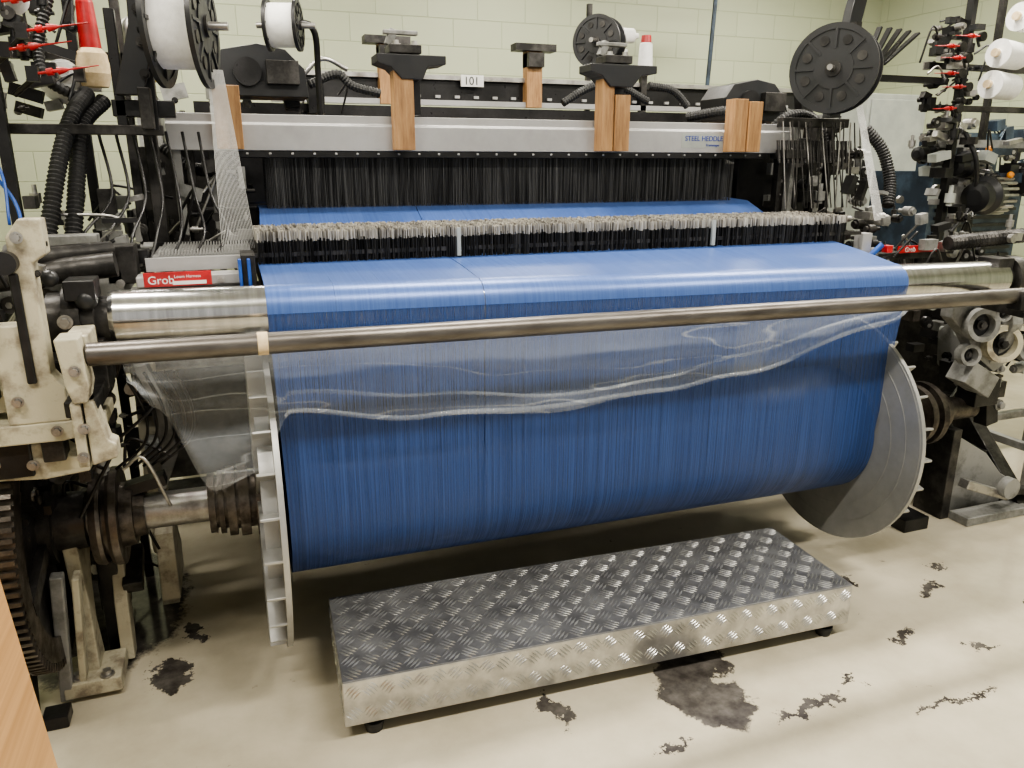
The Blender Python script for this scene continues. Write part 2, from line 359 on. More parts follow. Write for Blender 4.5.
def hang(x):
    z=rz(x); xr=.093+(x-X0)/(X1-X0)*2.197; zc=BZ-.0098*x; rr_=.2535; P=[]
    y0=RY-RR*1.02; y1=BY-rr_; z1=zc+.03
    for k in range(9):
        t=k/8; P.append((y0+(y1-y0)*t,z+(z1-z)*t,x+(xr-x)*t))
    for k in range(1,15):
        a=math.radians(180+k*10); P.append((BY+rr_*math.cos(a),zc+rr_*math.sin(a),xr))
    return P
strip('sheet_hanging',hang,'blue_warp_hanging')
def rear(x):
    f=lambda y: 1.22+(x-1.22)*(1-.035*min(1,(y-2.6)/.5))
    return [(y,z,f(y)) for (y,z) in [(2.60,1.292),(2.88,1.315),(2.97,1.365),(3.13,1.432),(3.30,1.44),(3.6,1.38),(4.0,1.30)]]
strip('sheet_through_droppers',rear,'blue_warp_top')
# ---------------------------------------------------------------- plastic film
g=group('plastic_film'); mb=MB()
def bez(x):
    pts=[(-.28,1.06),(-.22,.98),(-.1,.73),(.02,.77),(.12,.93),(.5,.875),(.93,.845),(1.3,.87),(1.57,.905),(2.2,1.02),(2.36,1.10)]
    for (a,b_),(c,d) in zip(pts[:-1],pts[1:]):
        if a<=x<=c: t=(x-a)/(c-a); t=t*t*(3-2*t); return b_+(d-b_)*t
    return 1.1
NX,NZ=160,18
for i in range(NX+1):
    x=-.28+2.64*i/NX; zb=bez(x); zt=1.125
    for j in range(NZ+1):
        t=j/NZ; z=zt+(zb-zt)*t
        w=.008*math.sin(x*7+t*5)+.004*math.sin(x*19-t*7)+.004*math.sin(x*4+t*15+math.sin(x*3)*3)
        mb.v.append(Vector((x,2.10+w*(.3+t)+.03*t,z)))
for i in range(NX):
    for j in range(NZ): a=i*(NZ+1)+j; mb.face([a,a+1,a+NZ+2,a+NZ+1],'clear_film',True)
for (o1,o2,th_) in((.02,.05,.008),(.07,.09,.006)):
    n0=len(mb.v)
    for i in range(NX+1):
        x=.1+2.2*i/NX; zb=bez(x)+o1+.010*math.sin(x*5+o2*60)
        for j,(dy,dz) in enumerate(((0,-th_),(-.012,0),(0,th_))): mb.v.append(Vector((x,2.095+dy+.005*math.sin(x*14),min(zb+dz,1.12+dz*.1))))
    for i in range(NX):
        for j in range(2): a=n0+i*3+j; mb.face([a,a+1,a+4,a+3],'clear_film',True)
mb.build('film_drape',g)

# ---------------------------------------------------------------- main loom
loom=group('power_loom')
mb=MB()
mb.rev((-.31,RY,1.209),(3.23,0,-.055),[(0,.05),(0,.066),(.012,.070),(3.21,.070),(3.222,.066)],'turned_steel',64)
mb.build('back_rest_roller',loom)
mb=MB(); mb.rev((-.34,2.0,1.166),(3.0,0,-.032),[(0,.024),(.004,.028),(3.16,.028),(3.165,.024)],'rail_steel',40)
mb.rev((.045,2.0,1.162),(1,0,-.0107),[(0,.0295),(.025,.0295)],'beige_yarn',40)
mb.build('guard_rail',loom)
# droppers
mb=MB(); mb2=MB(); R=random.Random(3)
for r_ in range(8):
    y=2.585+r_*.040; mb2.b2(-.22,2.5,y-.004,y+.004,1.312,1.326,'dark_iron'); mb2.b2(-.22,.06,y-.005,y+.005,1.316,1.330,'alu_flange')
    x=.085
    while x<2.42:
        top_=1.381+R.uniform(-.004,.004); dy=R.uniform(-.008,.008); sk=R.uniform(-.008,.008); rz_=R.uniform(-.8,.8)
        mb.box((x,y+dy,(top_+1.215)/2),(.0014,.011,top_-1.235),'shaded_dropper_steel',(0,sk,rz_))
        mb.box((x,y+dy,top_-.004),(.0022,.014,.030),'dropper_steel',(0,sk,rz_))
        x+=R.uniform(.0024,.0044)
    k=-.2
    while k<.07: mb2.box((k,y,1.335),(.004,.010,.016),'alu_flange'); k+=.009
mb.build('drop_wires',loom)
mb2.b2(-.24,2.54,2.912,2.925,1.25,1.34,'oily_black'); mb2.b2(-.24,.07,2.555,2.57,1.285,1.325,'alu_beam')
mb2.b2(-.3,2.6,2.6,2.9,1.16,1.19,'dark_iron')
mb2.b2(.735,.748,2.565,2.576,1.295,1.39,'cabinet_grey'); mb2.b2(1.755,1.770,2.565,2.576,1.295,1.39,'cabinet_grey')
mb2.build('dropper_rack',loom)
# heddles
mb=MB(); R=random.Random(5)
for r_ in range(6):
    y=3.14+r_*.035; x=.155+R.random()*.004
    while x<2.235:
        mb.box((x,y,1.505),(.0017,.0017,.30),'heddle_wire',(0,R.uniform(-.012,.012),0)); x+=R.uniform(.003,.0062)
mb.build('heddle_wires',loom)
mb=MB()
mb.prism([(3.08,1.645),(3.08,1.735),(3.095,1.742),(3.095,1.772),(3.14,1.772),(3.14,1.645)],'X',-.17,2.50,'alu_beam')
for r_ in range(1,6): mb.b2(-.15,2.48,3.12+r_*.035,3.142+r_*.035,1.665,1.775-.01*(r_%2),'alu_beam')
mb.b2(.05,2.38,3.085,3.33,1.620,1.644,'oily_black')
for k in range(29): mb.b2(.09+k*.08,.100+k*.08,3.080,3.084,1.630,1.638,'alu_flange')
for r_ in range(6): mb.b2(.05,2.38,3.13+r_*.035,3.145+r_*.035,1.26,1.30,'dark_iron')
mb.build('heddle_frame',loom,.002)
text('beam_label','STEEL HEDDLE',(1.93,3.077,1.695),.030,'ink_blue',loom); text('beam_label_small','Frametype',(2.04,3.077,1.672),.016,'ink_blue',loom)
mb=MB(); mb.b2(1.915,2.125,3.0785,3.0795,1.665,1.725,'cabinet_grey'); mb.build('label_plate',loom)
mb=MB()
for (a,c,z,y) in((-.005,.085,1.86,3.04),(.63,.705,1.95,3.045),(1.49,1.545,1.97,3.05),(1.548,1.615,1.87,3.04),(2.13,2.20,1.87,3.045),(2.203,2.27,1.86,3.035)):
    mb.b2(a,c,y-.035,y+.034,1.648,z,'wood')
mb.build('wood_blocks',loom,.002)
mb=MB()
for (a,c) in((.57,.83),(1.43,1.73)):
    mid=(a+c)/2
    mb.prism([(a,1.985),(a,1.955),(a+.05,1.94),(a+.09,1.90),(mid+.04,1.90),(c-.07,1.945),(c,1.955),(c,1.985)],'Y',3.0,3.12,'black_plastic')
    mb.box((mid-.02,3.06,2.005),(.12,.10,.03),'dark_iron'); mb.bolt((mid-.05,3.04,2.02),(0,0,1),.012); mb.bolt((mid+.02,3.04,2.02),(0,0,1),.012)
    mb.box((mid-.06,3.08,2.05),(.03,.03,.06),'grey_paint',(0,.4,0)); mb.b2(mid-.09,mid+.04,3.06,3.09,2.06,2.075,'grey_paint')
    mb.b2(mid-.02,mid+.05,3.09,3.16,1.78,1.95,'oily_black')
mb.build('lever_brackets',loom,.003)
mb=MB()
mb.b2(-.45,2.9,3.65,3.85,1.15,1.27,'dark_iron'); mb.b2(-.4,2.8,3.5,3.58,1.0,1.1,'grey_paint')
mb.b2(-.45,2.95,2.95,3.05,.30,.42,'dark_iron'); mb.cyl((-.45,2.85,1.0),(2.95,2.85,1.0),.03,'worn_steel')
mb.cyl((-.45,3.45,.8),(2.95,3.45,.8),.04,'worn_steel'); mb.b2(-.4,2.9,3.9,4.0,.1,.9,'dark_iron')
mb.b2(-.3,2.75,3.45,3.6,1.30,1.42,'oily_black'); mb.b2(-.3,2.75,3.62,3.70,1.48,1.6,'dark_iron')
mb.b2(.0,2.4,3.44,3.46,1.44,1.66,'oily_black')
mb.build('cross_girders',loom,.004)
# ---- left side frame
mb=MB()
mb.prism([(2.15,.0),(2.35,.0),(2.42,.22),(2.62,.3),(2.9,.2),(3.0,0),(3.6,0),(3.6,1.1),(3.0,1.25),(2.5,1.12),(2.3,1.1),(2.2,1.0),(2.35,.75),(2.3,.45),(2.22,.25)],'X',-.74,-.67,'dark_iron')
mb.prism([(2.40,.0),(2.52,.0),(2.50,.10),(2.47,.22),(2.49,.34),(2.54,.44),(2.55,.55),(2.36,.55),(2.38,.42),(2.40,.30),(2.40,.15)],'X',-.545,-.505,'cream_cast_paint')
mb.prism([(2.50,.02),(2.56,.02),(2.60,.20),(2.68,.38),(2.74,.52),(2.68,.54),(2.58,.40),(2.52,.22)],'X',-.46,-.42,'cream_cast_paint')
mb.prism([(2.85,0),(3.15,0),(3.12,.10),(3.0,.3),(2.95,.5),(3.02,.75),(3.1,.9),(2.9,1.1),(2.8,1.1),(2.88,.8),(2.82,.5),(2.88,.25)],'X',-.36,-.30,'cream_cast_paint')
mb.prism([(2.7,.10),(2.95,.10),(2.98,.2),(2.90,.30),(2.8,.42),(2.72,.35)],'X',-.34,-.28,'cream_cast_paint')
mb.disc((-.33,2.85,.33),(1,0,0),.10,.05,'cream_cast_paint',32,.05); mb.disc((-.31,2.8,.62),(1,0,0),.07,.05,'grey_paint',28,.03)
mb.box((-.575,2.33,.24),(.035,.035,.46),'grey_paint',(.15,.10,0)); mb.box((-.53,2.35,.24),(.02,.05,.42),'cream_cast_paint',(.15,.10,0)); mb.box((-.61,2.27,.02),(.07,.07,.04),'oily_black')
mb.box((-.52,2.42,.045),(.16,.16,.05),'cream_cast_paint'); mb.bolt((-.48,2.36,.07),(0,0,1),.014); mb.bolt((-.56,2.37,.07),(0,0,1),.014)
mb.box((-.40,2.60,.30),(.06,.16,.05),'dark_iron',(.5,0,0))
mb.b2(-.50,-.44,2.55,2.66,0,.5,'oily_black')
# upper castings: slotted post
mb.prism([(-.53,1.24),(-.47,1.24),(-.47,1.44),(-.44,1.48),(-.395,1.48),(-.395,1.40),(-.425,1.38),(-.425,1.12),(-.40,1.08),(-.40,1.0),(-.53,1.0)],'Y',2.03,2.09,'cream_cast_paint')
mb.b2(-.475,-.455,2.02,2.03,1.10,1.36,'oily_black'); mb.b2(-.62,-.535,2.08,2.2,1.02,1.22,'cream_cast_paint'); mb.b2(-.62,-.54,2.06,2.18,1.30,1.44,'grey_paint')
mb.prism([(-.60,1.0),(-.33,1.0),(-.33,.965),(-.42,.95),(-.60,.95)],'Y',2.03,2.22,'cream_cast_paint')
mb.prism([(-.395,1.215),(-.345,1.215),(-.335,1.10),(-.345,1.06),(-.375,1.06),(-.385,1.10)],'Y',1.955,2.04,'cream_cast_paint')
mb.b2(-.385,-.362,1.96,2.03,.90,1.06,'cream_cast_paint'); mb.prism([(-.357,1.06),(-.335,1.06),(-.315,.96),(-.30,.95),(-.30,.915),(-.357,.90)],'Y',1.965,2.03,'cream_cast_paint')
mb.prism([(-.66,.94),(-.47,.94),(-.42,.90),(-.38,.89),(-.38,.855),(-.48,.845),(-.66,.86)],'Y',2.06,2.16,'cream_cast_paint')
mb.b2(-.66,-.50,2.05,2.2,.86,.95,'oily_black'); mb.box((-.45,2.07,.925),(.05,.06,.06),'dark_iron')
mb.prism([(-.34,1.06),(-.30,1.04),(-.24,.86),(-.22,.68),(-.27,.56),(-.30,.54),(-.27,.68),(-.29,.86)],'Y',2.62,2.68,'grey_paint')
mb.box((-.36,2.08,1.18),(.05,.14,.06),'cream_cast_paint'); mb.b2(-.40,-.33,1.98,2.3,1.02,1.06,'dark_iron')
for c in((-.445,2.02,1.44),(-.51,2.02,1.40),(-.50,2.02,1.06),(-.36,1.95,1.0),(-.37,1.95,.93),(-.50,2.05,.89),(-.58,2.05,.90),(-.43,2.02,.98),(-.36,1.95,1.14)): mb.bolt(c,(0,-1,0),.009,'worn_steel')
mb.cyl((-.475,2.0,1.385),(-.475,2.06,1.385),.026,'oily_black'); mb.cyl((-.56,1.98,1.27),(-.56,2.06,1.27),.035,'dark_iron')
mb.build('left_castings',loom,.004)
mb=MB()
mb.rev((-.47,RY,1.205),(1,0,0),[(0,.05),(.02,.05),(.02,.075),(.06,.075),(.06,.095),(.10,.095),(.10,.082),(.13,.082),(.13,.06),(.165,.06)],'dark_iron',40)
mb.box((-.37,2.24,1.10),(.09,.14,.13),'dark_iron'); mb.box((-.36,2.20,1.295),(.07,.10,.05),'oily_black'); mb.ball((-.35,2.17,1.27),.028,'black_plastic')
mb.ball((-.42,2.15,1.33),.022,'black_plastic'); mb.bolt((-.40,2.15,1.22),(0,-1,0),.012)
mb.cyl((-.62,2.4,1.30),(-.3,2.4,1.33),.035,'dark_iron'); mb.cyl((-.55,2.35,1.36),(-.32,2.5,1.36),.025,'dark_iron')
mb.b2(-.62,-.3,2.5,2.8,1.22,1.30,'grey_paint'); mb.b2(-.50,-.36,2.55,2.62,1.30,1.40,'grey_paint'); mb.b2(-.34,-.26,2.5,2.6,1.26,1.37,'dark_iron')
mb.b2(-.26,.06,2.44,2.52,1.255,1.285,'alu_beam'); mb.b2(-.24,.05,2.40,2.44,1.18,1.25,'dark_iron')
for k in range(5): mb.bolt((-.3+.09*k,2.44,1.27),(0,-1,0),.008)
mb.b2(.03,.07,2.42,2.56,1.22,1.34,'dark_iron'); mb.b2(.045,.055,2.40,2.42,1.24,1.33,'blue_plastic'); mb.b2(.02,.03,2.40,2.42,1.24,1.33,'blue_plastic')
mb.build('roller_bearing_left',loom,.003)
mb=MB(); mb.b2(-.235,-.055,2.392,2.399,1.262,1.302,'red_plastic'); mb.b2(-.16,-.07,2.390,2.392,1.266,1.276,'white_paper'); mb.build('red_label',loom); text('red_label_text','Grob',(-.225,2.391,1.270),.032,'white_paper',loom); text('red_label_text_small','Loom Harness',(-.155,2.391,1.285),.012,'white_paper',loom)
mb=MB()
cluster(mb,-.70,-.30,2.35,2.95,.60,1.28,90,['dark_iron','oily_black','rusty_iron','oily_black','grey_paint'],11)
cluster(mb,-.64,-.30,2.12,2.45,.70,1.18,56,['dark_iron','oily_black','oily_black','grey_paint','worn_steel'],12,.02,.06)
cluster(mb,-.66,-.42,2.04,2.2,1.04,1.46,26,['dark_iron','oily_black','oily_black','worn_steel'],17,.015,.045)
cluster(mb,-.62,-.25,2.6,3.3,1.26,1.50,60,['dark_iron','grey_paint','worn_steel','oily_black'],13,.02,.08)
cluster(mb,-.22,.08,2.95,3.5,1.25,1.62,60,['dark_iron','grey_paint','worn_steel','oily_black'],14,.02,.07)
cluster(mb,-.70,-.46,2.62,3.1,.1,.55,26,['dark_iron','oily_black','rusty_iron'],15,.04,.14)
cluster(mb,-.2,.1,3.2,3.8,.9,1.28,30,['dark_iron','grey_paint','oily_black'],16,.03,.1)
mb.build('left_mechanism',loom,.002)
mb=MB()
mb.b2(-.235,-.195,2.97,3.03,1.2,1.78,'dark_iron'); mb.b2(-.29,-.26,3.0,3.05,1.1,1.76,'dark_iron'); mb.b2(-.12,-.09,3.2,3.24,1.2,1.7,'dark_iron'); mb.b2(-.04,-.02,3.2,3.24,1.2,1.66,'grey_paint')
mb.b2(-.75,-.16,2.79,2.83,1.685,1.715,'dark_iron'); mb.b2(-.215,-.18,2.7,3.05,1.70,1.82,'dark_iron'); mb.b2(-.22,-.17,2.78,2.84,1.7,2.3,'oily_black')
mb.b2(-.30,-.12,2.80,2.86,1.74,1.79,'oily_black'); mb.b2(-.29,-.26,2.8,2.84,1.7,2.05,'oily_black')
mb.prism([(-.28,1.80),(-.20,1.80),(-.16,1.95),(-.14,2.3),(-.2,2.3),(-.22,2.0)],'Y',2.74,2.78,'black_plastic')
for z in(1.86,1.95,2.04,2.12): mb.bolt((-.19,2.73,z),(0,-1,0),.010,'dark_iron')
mb.b2(-.30,-.10,3.3,3.34,1.3,1.66,'dark_iron'); mb.b2(-.16,-.13,3.1,3.13,1.2,1.7,'grey_paint')
mb.build('left_uprights',loom,.003)
mb=MB()
mb.hose([(-.38,2.95,1.82),(-.42,2.85,1.74),(-.46,2.75,1.60),(-.50,2.65,1.40),(-.52,2.6,1.30)],.026)
mb.hose([(-.34,3.0,1.80),(-.40,2.9,1.72),(-.42,2.8,1.58),(-.44,2.7,1.40),(-.46,2.65,1.28)],.026)
mb.hose([(-.2,3.3,1.66),(-.1,3.25,1.58),(.0,3.2,1.56),(.1,3.3,1.5)],.02)
mb.tube([(-.66,2.5,1.66),(-.60,2.5,1.60),(-.54,2.5,1.50),(-.52,2.45,1.40)],.005,'blue_plastic'); mb.tube([(-.66,2.5,1.72),(-.62,2.5,1.70),(-.56,2.5,1.58),(-.55,2.45,1.44)],.004,'blue_plastic')
for k in range(7):
    x=-.36+k*.05; mb.tube([(x,2.9,1.70),(x+.02,2.85,1.5),(x-.06+.02*k,2.7,1.38),(x-.03,2.6,1.28)],.005,'oily_black')
for k in range(6):
    x=-.30+k*.025; mb.tube([(x,2.25,1.05),(x+.03,2.32,.92),(x+.01,2.4,.8),(x-.08,2.42,.72)],.0045,'oily_black')
mb.build('left_hoses',loom)
# ---- right side frame
mb=MB()
mb.prism([(2.3,0),(3.6,0),(3.6,1.1),(3.0,1.2),(2.35,1.08),(2.25,.95),(2.35,.85),(2.65,.8),(2.75,.45),(2.5,.2)],'X',3.42,3.50,'dark_iron')
mb.prism([(2.30,1.10),(2.42,1.12),(2.5,.98),(2.62,.85),(2.6,.70),(2.48,.62),(2.38,.70),(2.30,.82),(2.26,.95)],'X',3.06,3.12,'grey_paint')
for i,(c,r_) in enumerate((((2.92,2.30,.95),.07),((3.06,2.30,.86),.08),((3.18,2.32,.97),.065),((3.26,2.32,.82),.06),((2.90,2.32,.82),.045),((3.10,2.30,1.03),.045),((3.0,2.28,1.0),.035))):
    mb.disc(c,(-.3,-1,.1),r_,.05,'cream_cast_paint' if i in(1,2) else 'grey_paint',28,r_*.7); mb.disc(Vector(c)+Vector((0,.02,0)),(-.3,-1,.1),r_*.72,.02,'oily_black'); mb.bolt(Vector(c)+Vector((0,-.005,0)),(-.3,-1,.1),r_*.2,'dark_iron')
mb.prism([(2.80,1.06),(3.34,1.04),(3.36,.98),(3.15,.92),(3.2,.78),(3.1,.72),(2.98,.8),(2.9,.9),(2.8,.98)],'Y',2.34,2.40,'grey_paint')
mb.box((3.0,2.36,.70),(.18,.1,.10),'grey_paint',(0,.5,0)); mb.box((3.1,2.4,.62),(.14,.1,.12),'oily_black')
mb.b2(2.84,2.92,2.2,2.3,1.08,1.24,'dark_iron')
mb.rev((2.91,RY,1.154),(1,0,0),[(0,.055),(.02,.055),(.02,.088),(.07,.088),(.07,.07),(.14,.07),(.14,.04),(.2,.04)],'dark_iron',36)
mb.box((2.70,1.99,1.12),(.05,.06,.07),'dark_iron'); mb.box((2.80,2.10,1.07),(.06,.22,.05),'dark_iron',(0,0,-.2))
mb.prism([(3.06,0),(3.5,0),(3.55,.08),(3.4,.16),(3.28,.28),(3.10,.38),(3.02,.34),(3.10,.2)],'Y',2.44,2.52,'grey_paint')
mb.b2(3.00,3.05,2.40,2.56,0,.44,'dark_iron'); mb.b2(3.05,3.45,2.30,2.40,0,.04,'grey_paint'); mb.box((3.2,2.36,.14),(.3,.05,.04),'worn_steel',(0,.35,0))
mb.box((3.5,2.35,.10),(.25,.05,.03),'dark_iron',(0,.1,0)); mb.disc((3.3,2.32,.15),(0,1,0),.05,.04,'grey_paint')
mb.b2(2.78,2.86,2.5,2.6,0,.5,'dark_iron'); mb.box((2.80,2.45,.03),(.14,.2,.06),'oily_black')
mb.build('right_castings',loom,.004)
mb=MB()
cluster(mb,2.95,3.40,2.35,2.8,.55,1.08,85,['dark_iron','grey_paint','oily_black','oily_black','rusty_iron','cabinet_grey'],21,.03,.08)
cluster(mb,2.60,3.40,2.45,3.1,1.12,1.38,80,['dark_iron','grey_paint','oily_black','worn_steel'],22,.02,.08)
cluster(mb,2.50,2.95,2.9,3.5,1.25,1.65,66,['dark_iron','grey_paint','oily_black','worn_steel'],23,.02,.08)
cluster(mb,2.95,3.5,2.5,3.0,.05,.5,24,['dark_iron','oily_black','grey_paint'],24,.04,.12)
mb.build('right_mechanism',loom,.002)
mb=MB()
for x in(2.46,2.53,2.66,2.75): mb.b2(x,x+.022,3.1,3.14,1.2,1.80,'dark_iron' if x!=2.53 else 'grey_paint')
mb.b2(2.42,2.80,3.05,3.09,1.76,1.80,'dark_iron'); mb.b2(2.42,2.55,3.0,3.12,1.62,1.66,'dark_iron'); mb.b2(2.38,2.85,3.30,3.34,1.3,1.72,'oily_black')
R=random.Random(9)
for k in range(18):
    x=2.38+k*.024; mb.cyl((x,3.0+R.uniform(-.05,.05),1.78),(x+R.uniform(.0,.05),2.95,1.40),.003,'worn_steel' if k%3==0 else 'dark_iron',seg=8)
    mb.hose([(x,3.02,1.70),(x+.01,3.01,1.60)],.008,'dark_iron',.006)
mb.prism([(2.62,1.80),(2.68,1.80),(2.74,2.2),(2.80,2.5),(2.74,2.5),(2.68,2.25)],'Y',2.98,3.03,'black_plastic')
mb.hose([(2.45,3.2,1.72),(2.5,3.15,1.80),(2.62,3.15,1.82),(2.72,3.15,1.76),(2.78,3.1,1.6)],.024); mb.hose([(2.40,3.25,1.80),(2.3,3.3,1.84),(2.2,3.5,1.82)],.024)
mb.hose([(2.95,3.1,1.76),(3.02,3.05,1.66),(3.04,3.0,1.52),(3.0,2.95,1.4)],.03)
mb.hose([(2.90,2.5,1.27),(3.1,2.5,1.28),(3.35,2.5,1.29),(3.7,2.5,1.30)],.034,'dark_iron',.022)
mb.b2(2.45,3.0,2.64,2.70,1.19,1.22,'dark_iron')
mb.box((2.55,2.62,1.27),(.05,.05,.09),'alu_beam'); mb.cyl((2.56,2.58,1.22),(2.60,2.56,1.27),.012,'blue_plastic'); mb.box((2.63,2.56,1.25),(.03,.03,.03),'red_plastic')
mb.build('right_uprights',loom,.002)
mb=MB(); mb.b2(2.76,3.0,2.62,2.63,1.22,1.25,'red_plastic'); mb.build('red_label_right',loom); text('red_label_right_text','Grob',(2.79,2.618,1.225),.028,'white_paper',loom)

# ---------------------------------------------------------------- reels
def reel(c,axis,r,ry,half,fl='black_plastic'):
    g=group('yarn_reel'); mb=MB(); a=Vector(axis).normalized(); c=Vector(c)
    h=Vector((0,0,1)); e1=a.cross(h).normalized(); e2=a.cross(e1)
    mb.rev(c-a*half,a,[(0,ry),(2*half,ry)],'white_yarn',40); mb.rev(c-a*(half+.05),a,[(0,.012),(2*half+.12,.012)],'worn_steel',16)
    for s_ in(-1,1):
        cc=c+a*s_*half; mb.disc(cc,a,r,.014,fl,56,r*.86); mb.disc(cc,a,r*.45,.014,fl,40,r*.12); mb.disc(cc+a*s_*.006,a,r*.18,.02,'dark_iron',30)
        mb.disc(cc,a,r*.88,.004,fl,56)
        for k in range(8):
            t=2*math.pi*k/8; w=e1*math.cos(t)+e2*math.sin(t); q=a.cross(w)
            M=Matrix((w,q,a)).transposed(); n=len(mb.v); mb.box((0,0,0),(r*.46,r*.06,.018),fl)
            for i in range(n,n+8): mb.v[i]=cc+w*r*.66+M@mb.v[i]
            mb.disc(cc+a*s_*.004+(e1*math.cos(t+.39)+e2*math.sin(t+.39))*r*.66,a,r*.11,.006,'dark_iron',16)
    mb.build('reel_body',g,0); return g
def fan(name,top_,bots,parent,r=.0007,seg=4):
    mb=MB()
    for (a,b_) in zip(top_,bots): mb.cyl(a,b_,r,'white_yarn',seg=seg)
    mb.build(name,parent)
g=reel((2.51,2.85,1.985),(-.80,-.60,0),.180,.11,.045)
fan('yarn_ends',[(2.62+.002*k,2.84,1.88) for k in range(18)],[(2.64+.007*k,2.66+.004*k,1.36) for k in range(18)],g)
mb=MB(); mb.tube([(2.51,2.85,1.985),(2.62,2.93,2.0),(2.70,2.98,2.03)],.014,'oily_black'); mb.box((2.66,2.93,2.02),(.03,.05,.34),'dark_iron'); mb.build('reel_holder',g)
g=reel((1.90,3.9,2.20),(-.75,-.66,0),.130,.07,.04)
mb=MB(); mb.tube([(1.9,3.92,2.2),(2.0,3.98,2.2),(2.02,4.0,2.0),(2.02,4.1,1.7)],.018,'dark_iron'); mb.build('reel_holder',g)
g=reel((-.07,2.62,1.985),(1,-.22,0),.172,.12,.062)
fan('yarn_ends',[(-.01+.002*k,2.64,1.87) for k in range(22)],[(-.02+.0052*k,2.66+.006*k,1.30) for k in range(22)],g)
mb=MB(); mb.tube([(-.05,2.62,1.985),(-.14,2.66,1.985),(-.19,2.76,1.985)],.016,'oily_black'); mb.build('reel_holder',g)
g=reel((.30,3.6,2.15),(1,-.3,0),.10,.085,.06)
mb=MB(); mb.tube([(.3,3.6,2.15),(.42,3.62,2.15),(.44,3.7,1.95),(.44,3.75,1.5)],.014,'oily_black'); mb.build('reel_holder',g)

# ---------------------------------------------------------------- yarn creels
def cone(mb,c,ax,mat,r0=.055,r1=.035,L=.13,tube='beige_yarn'):
    a=Vector(ax).normalized(); c=Vector(c); mb.rev(c,a,[(-.02,.018),(0,.018),(0,r0),(L*.9,r1),(L,r1*.8),(L,.02),(L+.025,.015)],mat,28); mb.rev(c-a*.03,a,[(0,.02),(.02,.02)],tube,16)
def tens(mb,c,ax=(1,0,0)):
    a=Vector(ax).normalized(); c=Vector(c); mb.rev(c,a,[(0,.004),(.03,.004),(.03,.010),(.045,.010),(.045,.005),(.06,.005),(.06,.011),(.075,.008),(.09,.003),(.17,.0015)],'red_plastic',16)
g=group('yarn_creel'); mb=MB()
mb.b2(-.60,-.57,2.7,2.73,0,2.4,'oily_black'); mb.b2(-.44,-.41,3.1,3.13,0,2.4,'oily_black'); mb.b2(-.62,-.1,3.1,3.13,1.93,1.96,'dark_iron'); mb.b2(-.30,-.27,3.1,3.13,1.7,2.4,'dark_iron')
for (z,x) in((2.02,-.52),(1.95,-.47),(1.90,-.52),(1.84,-.46)):
    tens(mb,(x,2.62,z),(1,-.2,.15)); mb.box((x-.01,2.63,z),(.03,.03,.04),'oily_black'); mb.tube([(x,2.65,z),(x-.05,2.7,z-.03),(x-.08,2.72,z-.05)],.008,'dark_iron')
cone(mb,(-.36,3.0,1.93),(0,0,1),'red_plastic',.034,.026,.18); mb.rev((-.36,3.0,1.84),(0,0,1),[(0,.040),(.04,.052),(.10,.046),(.12,.03)],'beige_yarn')
cone(mb,(-.62,2.6,1.95),(.4,-1,.2),'beige_yarn'); cone(mb,(-.66,2.6,1.84),(.4,-1,.2),'orange_plastic',.04,.03,.09); cone(mb,(-.55,2.9,2.08),(.3,-1,.2),'white_yarn')
cone(mb,(-.47,3.1,1.86),(.2,-1,.1),'white_yarn',.07,.05); cone(mb,(-.24,3.2,2.04),(.3,-1,.1),'white_yarn',.05,.04); cone(mb,(-.20,3.3,1.93),(.1,-1,.1),'yellow_yarn',.045,.04)
mb.hose([(-.46,3.0,2.1),(-.50,2.95,1.95),(-.48,2.9,1.85),(-.40,2.95,1.80)],.018)
cluster(mb,-.68,-.38,2.75,3.2,1.74,2.2,70,['oily_black','black_plastic','dark_iron','grey_paint'],31,.02,.07)
mb.build('creel_body',g,.002)
g=group('yarn_creel'); mb=MB()
mb.b2(3.58,3.61,3.15,3.19,0,2.6,'oily_black'); mb.b2(3.96,3.99,3.3,3.33,0,2.6,'dark_iron'); mb.b2(3.4,4.3,3.2,3.23,2.06,2.09,'dark_iron'); mb.b2(3.4,4.3,3.2,3.23,1.86,1.89,'dark_iron')
for i,(x,z,mt) in enumerate([(3.64,2.12,'white_yarn'),(3.62,1.975,'white_yarn'),(3.95,2.2,'white_yarn'),(3.95,2.03,'white_yarn'),(3.74,2.29,'white_yarn'),(4.0,1.86,'white_yarn')]):
    cone(mb,(x,3.02,z),(1,.1,-.05),mt,.066,.062,.18)
for (x,z) in((3.28,2.14),(3.33,2.09),(3.30,2.02),(3.36,1.96),(3.4,2.19),(3.32,1.86)):
    tens(mb,(x+.1,3.02,z),(-1,-.1,-.05)); mb.disc((x+.13,3.03,z),(0,1,0),.022,.02,'dark_iron'); mb.tube([(x+.12,3.05,z),(x+.2,3.1,z-.03)],.007,'dark_iron')
cluster(mb,3.40,3.62,3.08,3.25,1.70,2.3,80,['oily_black','black_plastic','dark_iron','worn_steel'],32,.02,.07)
for k in range(5): mb.box((2.92+.045*k,3.1,2.10-.024*k+.03*k),(.010,.03,.24),'oily_black',(0,.35+.14*k,0))
mb.b2(2.80,3.45,3.12,3.15,1.98,2.01,'oily_black')
mb.build('creel_body',g,.002)
g=group('weft_feeder'); mb=MB()
